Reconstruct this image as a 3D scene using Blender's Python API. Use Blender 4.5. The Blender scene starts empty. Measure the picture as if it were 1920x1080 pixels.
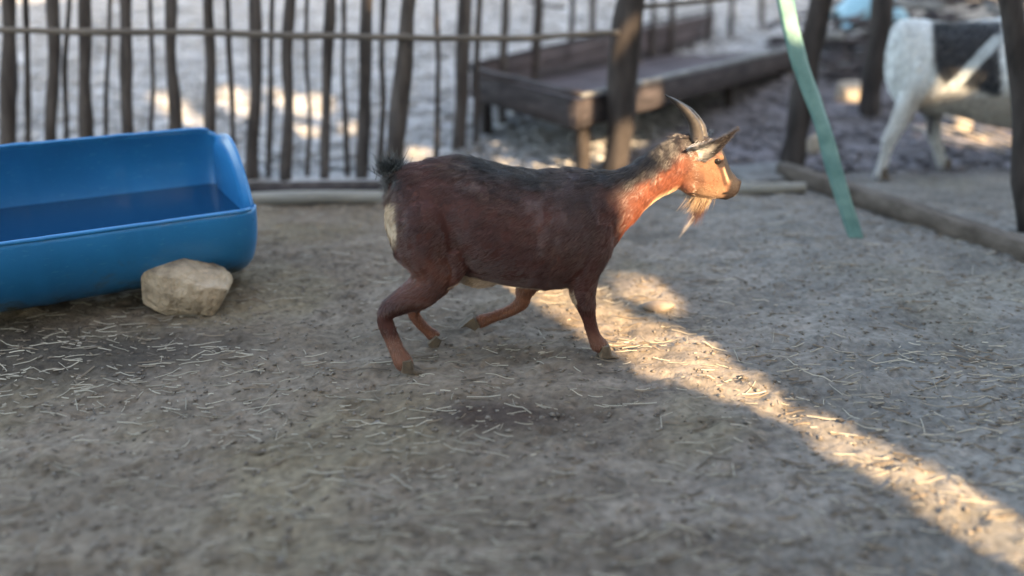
import bpy, bmesh, math, random
import numpy as np
from mathutils import Vector, Matrix
random.seed(7); RNG = np.random.default_rng(7)
SC = bpy.context.scene
COL = SC.collection
R = math.radians

# ---------------------------------------------------------------- camera, world, sun
PITCH, CAMH, FPX = R(21), 1.12, 1600.0
cd = bpy.data.cameras.new('camera'); cam = bpy.data.objects.new('camera', cd); COL.objects.link(cam)
cam.location = (0, 0, CAMH); cam.rotation_euler = (R(90) - PITCH, 0, 0)
cd.sensor_width = 36; cd.lens = 36 * FPX / 1920; cd.clip_end = 600; cd.clip_start = .05
cd.dof.use_dof = True; cd.dof.focus_distance = 2.5; cd.dof.aperture_fstop = 0.72
SC.camera = cam
SUN_EL = R(31); SUN_AZ = np.array([.577, -.817, 0.])          # horizontal direction towards the sun
w = bpy.data.worlds.new('World'); SC.world = w; w.use_nodes = True
nt = w.node_tree; nt.nodes.clear()
sky = nt.nodes.new('ShaderNodeTexSky'); sky.sky_type = 'NISHITA'; sky.sun_disc = False
sky.sun_elevation = SUN_EL; sky.sun_rotation = math.atan2(SUN_AZ[0], SUN_AZ[1])
sky.dust_density = 2.0; sky.air_density = 1.0; sky.ozone_density = 1.0
bg = nt.nodes.new('ShaderNodeBackground'); bg.inputs[1].default_value = 0.15
wo = nt.nodes.new('ShaderNodeOutputWorld')
nt.links.new(sky.outputs[0], bg.inputs[0]); nt.links.new(bg.outputs[0], wo.inputs[0])
sd = bpy.data.lights.new('sun', 'SUN'); sun = bpy.data.objects.new('sun', sd); COL.objects.link(sun)
sd.energy = 3.2; sd.angle = R(0.55); sd.color = (1.0, .79, .58)
SUND = np.array([SUN_AZ[0] * math.cos(SUN_EL), SUN_AZ[1] * math.cos(SUN_EL), math.sin(SUN_EL)])
sun.rotation_euler = Vector(SUND).to_track_quat('Z', 'Y').to_euler()
vs = SC.view_settings; vs.view_transform = 'Standard'; vs.look = 'None'; vs.gamma = 1; vs.use_curve_mapping = False
vs.exposure = 2.8
vs.use_white_balance = True; vs.white_balance_temperature = 8600; vs.white_balance_tint = 10

# ---------------------------------------------------------------- maths helpers
FW = np.array([0, math.cos(PITCH), -math.sin(PITCH)]); UP = np.array([0, math.sin(PITCH), math.cos(PITCH)])
RT = np.array([1., 0, 0]); CP = np.array([0, 0, CAMH])
def ray(px, py):
    d = FW * FPX + RT * (px - 960) + UP * (540 - py); return d / np.linalg.norm(d)
def at_y(px, py, Y): d = ray(px, py); return CP + d * (Y / d[1])
def at_z(px, py, Z=0.0): d = ray(px, py); return CP + d * ((Z - CAMH) / d[2])
def proj(P):
    d = np.asarray(P, float) - CP; z = d @ FW
    return 960 + FPX * (d @ RT) / z, 540 - FPX * (d @ UP) / z
def sstep(a, b, x): t = np.clip((x - a) / (b - a), 0, 1); return t * t * (3 - 2 * t)
def _h(ix, iy, iz, s):
    n = (ix * 73856093 ^ iy * 19349663 ^ iz * 83492791 ^ (s * 2654435761)) & 0xffffffff
    n = (n ^ (n >> 13)) * 1274126177 & 0xffffffff; n = n ^ (n >> 16)
    return (n & 0xffff) / 65535.0
def noise(P, s=0):
    P = np.asarray(P, float)
    if P.shape[-1] == 2: P = np.concatenate([P, np.zeros(P.shape[:-1] + (1,))], -1)
    i = np.floor(P).astype(np.int64); f = P - i; f = f * f * (3 - 2 * f); r = 0
    for dx in (0, 1):
        for dy in (0, 1):
            for dz in (0, 1):
                wgt = (f[..., 0] if dx else 1 - f[..., 0]) * (f[..., 1] if dy else 1 - f[..., 1]) * (f[..., 2] if dz else 1 - f[..., 2])
                r = r + wgt * _h(i[..., 0] + dx, i[..., 1] + dy, i[..., 2] + dz, s)
    return r * 2 - 1
def fbm(P, o=4, s=0): return sum(noise(np.asarray(P) * 2 ** k, s + k) / 2 ** k for k in range(o)) / 1.6

# ---------------------------------------------------------------- object helpers
def tag(o, label=None, cat=None, group=None, kind=None):
    for k, v in (('label', label), ('category', cat), ('group', group), ('kind', kind)):
        if v: o[k] = v
    return o
def empty(name, loc, rz=0.0):
    o = bpy.data.objects.new(name, None); COL.objects.link(o); o.location = loc; o.rotation_euler = (0, 0, rz)
    o.empty_display_size = .1; return o
def mesh_obj(name, V, F, mat, parent=None, smooth=True):
    me = bpy.data.meshes.new(name); me.from_pydata([tuple(map(float, v)) for v in V], [], [tuple(map(int, f)) for f in F])
    me.update()
    bm = bmesh.new(); bm.from_mesh(me); bmesh.ops.recalc_face_normals(bm, faces=bm.faces); bm.to_mesh(me); bm.free()
    me.polygons.foreach_set('use_smooth', [smooth] * len(me.polygons))
    me.materials.append(mat)
    o = bpy.data.objects.new(name, me); COL.objects.link(o)
    if parent: o.parent = parent
    return o
def np_mesh(name, V, Q, mat, parent=None, smooth=True):
    V = np.asarray(V, np.float32); Q = np.asarray(Q, np.int32); k = Q.shape[1]
    me = bpy.data.meshes.new(name); me.vertices.add(len(V)); me.vertices.foreach_set('co', V.ravel())
    me.loops.add(Q.size); me.loops.foreach_set('vertex_index', Q.ravel())
    me.polygons.add(len(Q)); me.polygons.foreach_set('loop_start', np.arange(0, Q.size, k, dtype=np.int32))
    me.polygons.foreach_set('loop_total', np.full(len(Q), k, np.int32))
    me.polygons.foreach_set('use_smooth', np.full(len(Q), smooth)); me.update(calc_edges=True); me.validate()
    me.materials.append(mat); o = bpy.data.objects.new(name, me); COL.objects.link(o)
    if parent: o.parent = parent
    return o
def vcol(me, C, name='col'):
    a = me.color_attributes.new(name, 'FLOAT_COLOR', 'POINT')
    C = np.concatenate([np.asarray(C, np.float32), np.ones((len(C), 1), np.float32)], 1); a.data.foreach_set('color', C.ravel())

# ---------------------------------------------------------------- materials
def node_mat(name):
    m = bpy.data.materials.new(name); m.use_nodes = True; n = m.node_tree
    return m, n, n.nodes['Principled BSDF']
def pmat(name, c1, c2, scale=5, rough=.8, bump=.3, bscale=60, stretch=(1, 1, 1), spec=.5, detail=6, dist=.004, c3=None):
    m, n, b = node_mat(name)
    tc = n.nodes.new('ShaderNodeTexCoord'); mp = n.nodes.new('ShaderNodeMapping'); mp.inputs['Scale'].default_value = stretch
    n.links.new(tc.outputs['Object'], mp.inputs[0])
    t = n.nodes.new('ShaderNodeTexNoise'); t.inputs['Scale'].default_value = scale; t.inputs['Detail'].default_value = detail
    t.inputs['Roughness'].default_value = .62; n.links.new(mp.outputs[0], t.inputs[0])
    r = n.nodes.new('ShaderNodeValToRGB'); r.color_ramp.elements[0].position = .32; r.color_ramp.elements[1].position = .68
    r.color_ramp.elements[0].color = (*c1, 1); r.color_ramp.elements[1].color = (*c2, 1)
    if c3: e = r.color_ramp.elements.new(.5); e.color = (*c3, 1)
    n.links.new(t.outputs[0], r.inputs[0]); n.links.new(r.outputs[0], b.inputs['Base Color'])
    t2 = n.nodes.new('ShaderNodeTexNoise'); t2.inputs['Scale'].default_value = bscale; t2.inputs['Detail'].default_value = 5
    n.links.new(mp.outputs[0], t2.inputs[0])
    bp = n.nodes.new('ShaderNodeBump'); bp.inputs['Strength'].default_value = bump; bp.inputs['Distance'].default_value = dist
    n.links.new(t2.outputs[0], bp.inputs['Height']); n.links.new(bp.outputs[0], b.inputs['Normal'])
    b.inputs['Roughness'].default_value = rough; b.inputs['Specular IOR Level'].default_value = spec
    return m
def attr_mat(name, rough=.8, bump=.0, bscale=200, spec=.3, sheen=0, var=0.0):
    m, n, b = node_mat(name)
    a = n.nodes.new('ShaderNodeAttribute'); a.attribute_name = 'col'
    src = a.outputs['Color']
    if var:
        tc = n.nodes.new('ShaderNodeTexCoord'); t = n.nodes.new('ShaderNodeTexNoise'); t.inputs['Scale'].default_value = bscale * .5
        t.inputs['Detail'].default_value = 6; n.links.new(tc.outputs['Object'], t.inputs[0])
        mr = n.nodes.new('ShaderNodeMapRange'); mr.inputs[1].default_value = .3; mr.inputs[2].default_value = .7
        mr.inputs[3].default_value = 1 - var; mr.inputs[4].default_value = 1 + var; n.links.new(t.outputs[0], mr.inputs[0])
        vm = n.nodes.new('ShaderNodeVectorMath'); vm.operation = 'SCALE'; n.links.new(src, vm.inputs[0]); n.links.new(mr.outputs[0], vm.inputs['Scale'])
        src = vm.outputs[0]
    n.links.new(src, b.inputs['Base Color'])
    b.inputs['Roughness'].default_value = rough; b.inputs['Specular IOR Level'].default_value = spec
    if sheen: b.inputs['Sheen Weight'].default_value = sheen
    if bump:
        tc = n.nodes.new('ShaderNodeTexCoord'); t2 = n.nodes.new('ShaderNodeTexNoise'); t2.inputs['Scale'].default_value = bscale
        t2.inputs['Detail'].default_value = 6; n.links.new(tc.outputs['Object'], t2.inputs[0])
        bp = n.nodes.new('ShaderNodeBump'); bp.inputs['Strength'].default_value = bump; bp.inputs['Distance'].default_value = .006
        n.links.new(t2.outputs[0], bp.inputs['Height']); n.links.new(bp.outputs[0], b.inputs['Normal'])
    return m
M = {}
M['ground'] = attr_mat('ground', rough=.95, bump=.8, bscale=90, spec=.15, var=.30)
M['straw'] = attr_mat('straw', rough=.6, spec=.4)
M['crumb'] = attr_mat('crumb', rough=.95, spec=.15)
M['fur'] = attr_mat('fur', rough=.30, spec=.85)
M['skin'] = attr_mat('skin', rough=.65, bump=.25, bscale=220, spec=.3, var=.15)
M['stick'] = pmat('stick', (.032, .028, .027), (.095, .085, .082), 6, .9, .7, 40, (3, 3, .5), spec=.12)
M['pole'] = pmat('pole', (.06, .052, .045), (.14, .12, .10), 6, .85, .5, 30, (.4, 4, 4))
M['log'] = pmat('log', (.14, .14, .125), (.25, .25, .225), 8, .85, .5, 40, (.5, 4, 4))
M['post'] = pmat('post', (.02, .018, .018), (.06, .052, .05), 6, .9, .8, 40, (3, 3, .6), spec=.12)
M['board'] = pmat('board', (.024, .022, .024), (.065, .056, .06), 5, .85, .6, 50, (1, 1, 5), spec=.12)
M['board_worn'] = pmat('board_worn', (.09, .09, .09), (.20, .21, .21), 9, .8, .5, 50, (1, 1, 1), spec=.12)
M['floorboard'] = pmat('floorboard', (.05, .042, .046), (.10, .085, .092), 4, .85, .5, 50, (1, 1, 1), spec=.12)
M['beam'] = pmat('beam', (.06, .05, .042), (.14, .12, .105), 7, .85, .6, 40, (3, .6, 3), spec=.12)
M['blue'] = pmat('blue', (.002, .095, .29), (.004, .13, .37), 2.5, .38, .12, 14, (1, 1, 1), dist=.01)
def bluemat():
    m = pmat('blue', (0, .135, .33), (.001, .18, .43), 2.5, .34, .12, 14, (1, 1, 1), dist=.01); n = m.node_tree; b = n.nodes['Principled BSDF']
    src = b.inputs['Base Color'].links[0].from_socket; tc = n.nodes.new('ShaderNodeTexCoord'); sx = n.nodes.new('ShaderNodeSeparateXYZ'); n.links.new(tc.outputs['Object'], sx.inputs[0])
    t = n.nodes.new('ShaderNodeTexNoise'); t.inputs['Scale'].default_value = 9; t.inputs['Detail'].default_value = 9; t.inputs['Roughness'].default_value = .7; n.links.new(tc.outputs['Object'], t.inputs[0])
    # splashed mud, thickest near the ground
    a = n.nodes.new('ShaderNodeMath'); a.operation = 'MULTIPLY_ADD'; a.inputs[1].default_value = -1.1; a.inputs[2].default_value = .22; n.links.new(sx.outputs['Z'], a.inputs[0])
    ad = n.nodes.new('ShaderNodeMath'); ad.operation = 'ADD'; n.links.new(a.outputs[0], ad.inputs[0]); n.links.new(t.outputs[0], ad.inputs[1])
    mr = n.nodes.new('ShaderNodeMapRange'); mr.inputs[1].default_value = .60; mr.inputs[2].default_value = .78; n.links.new(ad.outputs[0], mr.inputs[0])
    mx = n.nodes.new('ShaderNodeMix'); mx.data_type = 'RGBA'; n.links.new(mr.outputs[0], mx.inputs[0]); n.links.new(src, mx.inputs[6]); mx.inputs[7].default_value = (.09, .11, .10, 1)
    # scuffs
    mp = n.nodes.new('ShaderNodeMapping'); mp.inputs['Scale'].default_value = (3, 22, 30); mp.inputs['Rotation'].default_value = (0, 0, .5); n.links.new(tc.outputs['Object'], mp.inputs[0])
    t3 = n.nodes.new('ShaderNodeTexNoise'); t3.inputs['Scale'].default_value = 3; t3.inputs['Detail'].default_value = 8; n.links.new(mp.outputs[0], t3.inputs[0])
    m3 = n.nodes.new('ShaderNodeMapRange'); m3.inputs[1].default_value = .60; m3.inputs[2].default_value = .72; m3.inputs[4].default_value = .45; n.links.new(t3.outputs[0], m3.inputs[0])
    mx2 = n.nodes.new('ShaderNodeMix'); mx2.data_type = 'RGBA'; n.links.new(m3.outputs[0], mx2.inputs[0]); n.links.new(mx.outputs[2], mx2.inputs[6]); mx2.inputs[7].default_value = (.05, .26, .46, 1)
    n.links.new(mx2.outputs[2], b.inputs['Base Color'])
    r2 = n.nodes.new('ShaderNodeMapRange'); r2.inputs[3].default_value = .32; r2.inputs[4].default_value = .8; n.links.new(mr.outputs[0], r2.inputs[0]); n.links.new(r2.outputs[0], b.inputs['Roughness'])
    return m
M['blue'] = bluemat()
M['rock'] = pmat('rock', (.18, .14, .10), (.46, .37, .275), 13, .95, 1.0, 38, dist=.02, detail=10, c3=(.36, .285, .205))
M['stone'] = pmat('stone', (.30, .25, .20), (.45, .39, .32), 9, .9, .7, 45)
M['clod'] = pmat('clod', (.15, .115, .09), (.25, .2, .16), 20, .95, .8, 60)
M['teal'] = pmat('teal', (.06, .17, .165), (.16, .31, .29), 9, .6, .4, 60)
M['horn'] = pmat('horn', (.02, .018, .018), (.065, .055, .05), 14, .5, .5, 50, (1, 1, 1))
M['hoof'] = pmat('hoof', (.06, .045, .032), (.15, .11, .075), 30, .7, .4, 90)
M['shade_wall'] = pmat('shade_wall', (.22, .20, .18), (.42, .39, .35), 5, .9, .6, 40, (4, 4, .4))  # pale so the added wall bounces light into the pen
M['tarp'] = pmat('tarp', (.13, .30, .38), (.25, .45, .55), 4, .5, .4, 30)
M['twig'] = pmat('twig', (.05, .045, .048), (.13, .115, .12), 5, .95, .5, 40, spec=.12)
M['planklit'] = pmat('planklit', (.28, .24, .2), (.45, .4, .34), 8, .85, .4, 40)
def simple(name, c, rough, spec=.5):
    m, n, b = node_mat(name); b.inputs['Base Color'].default_value = (*c, 1); b.inputs['Roughness'].default_value = rough
    b.inputs['Specular IOR Level'].default_value = spec; return m
M['eye'] = simple('eye', (.012, .008, .006), .08, .8)
M['nostril'] = simple('nostril', (.012, .008, .008), .5)
mw, nw, bw = node_mat('water'); bw.inputs['Base Color'].default_value = (.001, .035, .09, 1); bw.inputs['Roughness'].default_value = .06
bw.inputs['IOR'].default_value = 1.33; M['water'] = mw
tw = nw.nodes.new('ShaderNodeTexNoise'); tw.inputs['Scale'].default_value = 9
bpw = nw.nodes.new('ShaderNodeBump'); bpw.inputs['Strength'].default_value = .06; nw.links.new(tw.outputs[0], bpw.inputs['Height']); nw.links.new(bpw.outputs[0], bw.inputs['Normal'])

# ---------------------------------------------------------------- terrain
def hbase(X, Y):
    h = sstep(5.0, 6.4, Y) * .06 + np.maximum(Y - 6.0, 0) * .115
    h = h + .02 * noise(np.stack([X * .9, Y * .9], -1), 3)
    return np.minimum(h, 6 + 0 * Y)
def hit_ground(px, py):
    d = ray(px, py); t = .8
    while t < 60:
        P = CP + d * t
        if P[2] < float(hbase(P[0], P[1])): break
        t += .01
    return CP + d * t
ys = [.35]
while ys[-1] < 16: ys.append(ys[-1] + max(.0065, .0042 * ys[-1]))
while ys[-1] < 260: ys.append(ys[-1] * 1.12)
ys = [-240, -60, -20, -8, -4, -2, -1, -.5, 0, .2] + ys
xs = [0.0]
while xs[-1] < 2.6: xs.append(xs[-1] + .011)
while xs[-1] < 9: xs.append(xs[-1] * 1.012)
while xs[-1] < 260: xs.append(xs[-1] * 1.25)
xs = np.array([-x for x in xs[:0:-1]] + xs); ys = np.array(ys)
GX, GY = np.meshgrid(xs, ys)
P2 = np.stack([GX, GY], -1)
H = hbase(GX, GY)
near = 1 - sstep(12, 30, np.hypot(GX, GY))
H = H + near * (.016 * fbm(P2 * 5.5, 3, 11) + .013 * np.maximum(fbm(P2 * 17, 3, 21), 0) - .008 * np.maximum(fbm(P2 * np.array([22, 30]), 2, 31), .1) + .004 * fbm(P2 * 60, 2, 41))
hp = np.random.default_rng(21)
for _ in range(420):                                             # shallow two-toed hoof prints
    hy = 1.2 + 3.0 * hp.random() ** 1.2; hx = (hp.random() * 2 - 1) * (.7 * hy + .2); an = hp.random() * 6.28
    for sg in (-1, 1):
        cx, cy = hx - math.sin(an) * .011 * sg, hy + math.cos(an) * .011 * sg
        j0, j1 = np.searchsorted(ys, (cy - .06, cy + .06)); i0, i1 = np.searchsorted(xs, (cx - .06, cx + .06))
        dx, dy = GX[j0:j1, i0:i1] - cx, GY[j0:j1, i0:i1] - cy; a_ = dx * math.cos(an) + dy * math.sin(an); b_ = -dx * math.sin(an) + dy * math.cos(an)
        e_ = (a_ / .024) ** 2 + (b_ / .009) ** 2; H[j0:j1, i0:i1] += -.013 * np.exp(-e_) + .004 * np.exp(-((np.sqrt(e_) - 2) / .6) ** 2)
V = np.stack([GX, GY, H], -1).reshape(-1, 3)
ny, nx = GX.shape; idx = np.arange(ny * nx).reshape(ny, nx)
Q = np.stack([idx[:-1, :-1], idx[:-1, 1:], idx[1:, 1:], idx[1:, :-1]], -1).reshape(-1, 4)
ground = tag(np_mesh('ground', V, Q, M['ground']), kind='structure')
def mixc(a, b, t): t = np.asarray(t)[..., None]; return a * (1 - t) + b * t
def gcol(X, Y):
    P = np.stack([X, Y], -1)
    c = mixc(np.array([.115, .094, .076]), np.array([.205, .174, .146]), np.clip(.5 + .9 * fbm(P * np.array([4.5, 11]), 5, 51), 0, 1))
    c = mixc(c, np.array([.07, .058, .05]), .45 * sstep(.12, .5, fbm(P * np.array([9, 22]), 4, 61)))
    c = mixc(c, np.array([.155, .122, .088]), .5 * (1 - sstep(-.4, .6, X)))
    c = mixc(c, np.array([.16, .13, .085]), .6 * sstep(.05, .5, fbm(P * 2.1, 3, 71)))      # strawy dung
    c = mixc(c, np.array([.16, .175, .175]), .45 * sstep(.1, 1.2, X))                      # greyer, cooler tone towards the strap
    c = c * (1 + .22 * fbm(P * np.array([2.2, 6.5]), 4, 57))[:, None] if P.ndim == 2 else c
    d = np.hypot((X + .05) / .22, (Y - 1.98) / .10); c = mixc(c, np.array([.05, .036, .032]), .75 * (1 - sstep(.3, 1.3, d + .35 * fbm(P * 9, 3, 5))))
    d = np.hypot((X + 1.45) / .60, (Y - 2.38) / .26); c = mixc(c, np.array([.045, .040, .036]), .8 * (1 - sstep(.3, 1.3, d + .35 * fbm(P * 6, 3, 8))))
    # pale gravelly leaf litter beyond the stick fence
    k = sstep(4.25, 4.6, Y + .12 * fbm(P * 3, 3, 81)) * (1 - sstep(-.2, .9, X - (Y - 4.5) * .55 + .25 * fbm(P * 2, 3, 91)))
    k = np.maximum(k, sstep(6.9, 7.8, Y + .3 * fbm(P * 1.5, 3, 82)) * (1 - sstep(3.0, 4.2, X)))
    pale = mixc(np.array([.20, .20, .20]), np.array([.36, .365, .37]), np.clip(.5 + 1.1 * fbm(P * np.array([5, 9]), 5, 92), 0, 1))
    c = mixc(c, pale, k)
    # dark trampled mulch on the far right pen
    k2 = sstep(4.55, 4.9, Y) * sstep(.0, .7, X - (Y - 4.5) * .55) * (1 - sstep(6.9, 7.8, Y))
    dk = mixc(np.array([.075, .068, .072]), np.array([.16, .15, .165]), np.clip(.5 + 1. * fbm(P * np.array([4, 9]), 5, 95), 0, 1))
    c = mixc(c, dk, k2 * .9)
    return c
vcol(ground.data, gcol(V[:, 0], V[:, 1]))
def gz(X, Y):
    P = np.stack([X, Y], -1)
    return hbase(X, Y) + .016 * fbm(P * 5.5, 3, 11) + .013 * np.maximum(fbm(P * 17, 3, 21), 0) - .008 * np.maximum(fbm(P * np.array([22, 30]), 2, 31), .1)

# straw
def scatter_pts(n, y0, y1, dens=1.0):
    Y = y0 + (y1 - y0) * RNG.random(n) ** 1.25; X = (RNG.random(n) * 2 - 1) * (.72 * Y + .35); return X, Y
def straws(n, y0, y1, lmin, lmax, wid, cA, cB, name, label, cat):
    X, Y = scatter_pts(n, y0, y1); L = lmin + (lmax - lmin) * RNG.random(n) ** 2.2; cl_ = fbm(np.stack([X * 1.7, Y * 2.4], -1), 3, 99) + RNG.normal(0, .28, n) > -.2; X, Y, L = X[cl_], Y[cl_], L[cl_]; n = len(X)
    A = RNG.normal(0, .33, n) + np.where(RNG.random(n) < .22, RNG.random(n) * 3, 0)
    d = np.stack([np.cos(A), np.sin(A)], -1); s = np.stack([-d[:, 1], d[:, 0]], -1)
    bend = RNG.normal(0, .022, n) * L; V = []; ww = wid * (.6 + .8 * RNG.random(n)); tilt = RNG.normal(0, .06, n)
    for k, t in enumerate((-.5, -.17, .17, .5)):
        cx = X + d[:, 0] * L * t + s[:, 0] * bend * (.25 - t * t) * 4; cy = Y + d[:, 1] * L * t + s[:, 1] * bend * (.25 - t * t) * 4
        z = gz(cx, cy) + .002 + np.abs(t * tilt) * L + .003
        e = ww * (.35 if k in (0, 3) else .5)
        V.append(np.stack([cx + s[:, 0] * e, cy + s[:, 1] * e, z - .0015], -1)); V.append(np.stack([cx, cy, z + ww * .45], -1)); V.append(np.stack([cx - s[:, 0] * e, cy - s[:, 1] * e, z - .0015], -1))
    V = np.stack(V, 1); base = (np.arange(n) * 12)[:, None, None]
    q = []
    for k in range(3):
        for j in range(2): q.append([k * 3 + j, k * 3 + j + 1, k * 3 + j + 4, k * 3 + j + 3])
    Q = (base + np.array(q)[None]).reshape(-1, 4)
    o = np_mesh(name, V.reshape(-1, 3), Q, M['straw'])
    t = RNG.random(n); c = mixc(np.array(cA), np.array(cB), t); vcol(o.data, np.repeat(c, 12, 0))
    return tag(o, label, cat, kind='stuff')
straws(3000, 1.15, 4.15, .012, .10, .0024, (.17, .15, .115), (.36, .33, .265), 'straw', 'loose pale straw scattered over the trampled pen floor', 'straw')
straws(3000, 1.15, 4.15, .015, .08, .0042, (.08, .065, .05), (.17, .13, .09), 'dark_stalks', 'dark broken stalks trodden into the pen floor', 'debris')
straws(2600, 1.15, 2.5, .008, .075, .0021, (.19, .17, .13), (.42, .385, .31), 'fine_straw', 'fine broken straw on the near part of the pen floor', 'straw')
# crumbs of earth and droppings (low octahedra)
def crumbs(n, y0, y1, r0, r1, cA, cB, name, label, cat, xr=None, flat=.6, mask=None):
    X, Y = scatter_pts(n, y0, y1)
    if mask is not None: k = mask(X, Y); X, Y = X[k], Y[k]; n = len(X)
    r = r0 + (r1 - r0) * RNG.random(n) ** 3
    o8 = np.array([[1, 0, 0], [0, 1, 0], [-1, 0, 0], [0, -1, 0], [0, 0, 1], [0, 0, -1]], float)
    f = np.array([[0, 1, 4], [1, 2, 4], [2, 3, 4], [3, 0, 4], [1, 0, 5], [2, 1, 5], [3, 2, 5], [0, 3, 5]])
    A = RNG.random(n) * 6.28; ca, sa = np.cos(A), np.sin(A)
    S = r[:, None] * (np.array([1.2, 1, flat]) * (.6 + .8 * RNG.random((n, 3))))
    P = o8[None] * S[:, None] + RNG.normal(0, .22, (n, 6, 3)) * r[:, None, None] * np.array([1, 1, .5])
    x = P[..., 0] * ca[:, None] - P[..., 1] * sa[:, None]; y = P[..., 0] * sa[:, None] + P[..., 1] * ca[:, None]
    V = np.stack([x + X[:, None], y + Y[:, None], P[..., 2] + (gz(X, Y) + r * .25)[:, None]], -1)
    o = np_mesh(name, V.reshape(-1, 3), ((np.arange(n) * 6)[:, None, None] + f[None]).reshape(-1, 3), M['crumb'], smooth=True)
    c = mixc(np.array(cA), np.array(cB), RNG.random(n)); vcol(o.data, np.repeat(c, 6, 0)); return tag(o, label, cat, kind='stuff')
crumbs(12000, 1.1, 4.3, .003, .009, (.115, .097, .081), (.205, .18, .155), 'earth_crumbs', 'dry crumbs of earth and droppings on the pen floor', 'earth')
crumbs(30000, 4.3, 12, .010, .045, (.17, .17, .17), (.43, .43, .43), 'leaf_litter', 'pale dry leaf litter and gravel on the bank behind the stick fence', 'litter', flat=.35,
       mask=lambda X, Y: (Y > 4.75) & ((Y > 7.3) | (X - (Y - 4.5) * .55 < .35)))
crumbs(9000, 4.6, 9, .01, .05, (.06, .055, .06), (.22, .21, .225), 'trampled_litter', 'dark trampled litter in the far pen beside the second goat', 'litter', flat=.4,
       mask=lambda X, Y: (X - (Y - 4.5) * .55 > .3) & (Y > 4.75))

# ---------------------------------------------------------------- generic shapes
def tube(path, radii, seg=12, wob=0., seed=0, close=True):
    path = [np.asarray(p, float) for p in path]; V = []; F = []; n = len(path)
    for i, p in enumerate(path):
        t = path[min(i + 1, n - 1)] - path[max(i - 1, 0)]; t = t / np.linalg.norm(t)
        a = np.cross(t, [0, 0, 1.]) if abs(t[2]) < .9 else np.cross(t, [1., 0, 0]); a /= np.linalg.norm(a); b = np.cross(t, a)
        for k in range(seg):
            th = 2 * math.pi * k / seg; r = radii[i] * (1 + wob * float(noise(np.array([math.cos(th) * 1.3 + seed, math.sin(th) * 1.3, i * .45 + seed * 3.1]))))
            V.append(p + a * math.cos(th) * r + b * math.sin(th) * r)
    for i in range(n - 1):
        for k in range(seg): F.append((i * seg + k, i * seg + (k + 1) % seg, (i + 1) * seg + (k + 1) % seg, (i + 1) * seg + k))
    if close: F.append(tuple(range(seg))[::-1]); F.append(tuple(range((n - 1) * seg, n * seg)))
    return V, F
def branch(p0, p1, r0, r1, n=12, bend=.02, seed=0, seg=10, wob=.18):
    p0, p1 = np.asarray(p0, float), np.asarray(p1, float); L = np.linalg.norm(p1 - p0); P = []
    for i in range(n):
        t = i / (n - 1); off = np.array([float(noise(np.array([t * 3 * max(L, .6) + seed * 7.3, k * 5.1, seed * 1.7]))) for k in range(3)]) * bend
        P.append(p0 * (1 - t) + p1 * t + off)
    rr = [(r0 * (1 - i / (n - 1)) + r1 * i / (n - 1)) * (1 + .1 * float(noise(np.array([i * .7, seed * 3., 2.])))) for i in range(n)]
    return tube(P, rr, seg, wob, seed)
def plank(p0, p1, up, wid, th, seed=0, n=9, rough=.003):
    """a board from p0 to p1; up = direction of its width; slightly uneven edges"""
    p0, p1 = np.asarray(p0, float), np.asarray(p1, float); d = p1 - p0; d /= np.linalg.norm(d)
    u = np.asarray(up, float); u = u - d * (u @ d); u /= np.linalg.norm(u); t = np.cross(d, u); V = []; F = []
    for i in range(n):
        c = p0 + (p1 - p0) * i / (n - 1) + t * rough * float(noise(np.array([i * .6, seed, 1.])))
        e = [rough * float(noise(np.array([i * .9, seed * 2.3, k + .5]))) for k in range(4)]; cb = min(.006, th * .25)
        prof = [(-wid / 2 + cb, -th / 2), (wid / 2 - cb, -th / 2), (wid / 2, -th / 2 + cb), (wid / 2, th / 2 - cb), (wid / 2 - cb, th / 2), (-wid / 2 + cb, th / 2), (-wid / 2, th / 2 - cb), (-wid / 2, -th / 2 + cb)]
        for k, (a, b) in enumerate(prof): V.append(c + u * (a + e[k // 2]) + t * b)
    for i in range(n - 1):
        for k in range(8): F.append((i * 8 + k, i * 8 + (k + 1) % 8, (i + 1) * 8 + (k + 1) % 8, (i + 1) * 8 + k))
    F += [tuple(range(8))[::-1], tuple(range((n - 1) * 8, n * 8))]
    return V, F

# ---------------------------------------------------------------- added unseen wall behind the camera: throws the shade, its holes shape the sun patches
W0, WH = 3.4, 10.4; UAX = np.array([.817, .577, 0.]); TANE = math.tan(SUN_EL)
def to_wall(P): return (float(P @ UAX), float(P[2] + (W0 - P @ SUN_AZ) * TANE))
HG = [at_y]  # surfaces
def wall_poly(pts, f): return np.array([to_wall(f(x, y)) for x, y in pts])
band = [(900, 520), (1000, 568), (1050, 590), (1110, 640), (1180, 690), (1260, 716), (1320, 745), (1400, 762), (1450, 770), (1475, 800), (1530, 840), (1590, 880), (1640, 905), (1700, 945), (1790, 985), (1840, 1030), (1910, 1060), (2050, 1150), (2300, 1300),
        (2500, 1280), (2200, 1110), (2000, 1020), (1915, 975), (1870, 935), (1780, 905), (1740, 868), (1690, 850), (1650, 815), (1570, 790), (1530, 762), (1480, 768), (1440, 728), (1400, 690), (1330, 640), (1270, 612), (1200, 600), (1150, 575), (1120, 540), (1020, 480), (900, 450)]
lobe = [(1120, 500), (1170, 505), (1215, 530), (1262, 555), (1270, 585), (1225, 588), (1180, 570), (1140, 545)]
head = [(1150, 352), (1190, 322), (1240, 292), (1262, 285), (1275, 240), (1308, 170), (1345, 230), (1400, 240), (1420, 420), (1250, 470), (1215, 420), (1180, 425), (1150, 400)]
GPL = lambda x, y: at_y(x, y, 2.38)
gnd = lambda x, y: at_z(x, y, 0.0)
polys = [wall_poly(band, gnd), wall_poly(lobe, gnd), wall_poly(head, GPL)]
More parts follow.
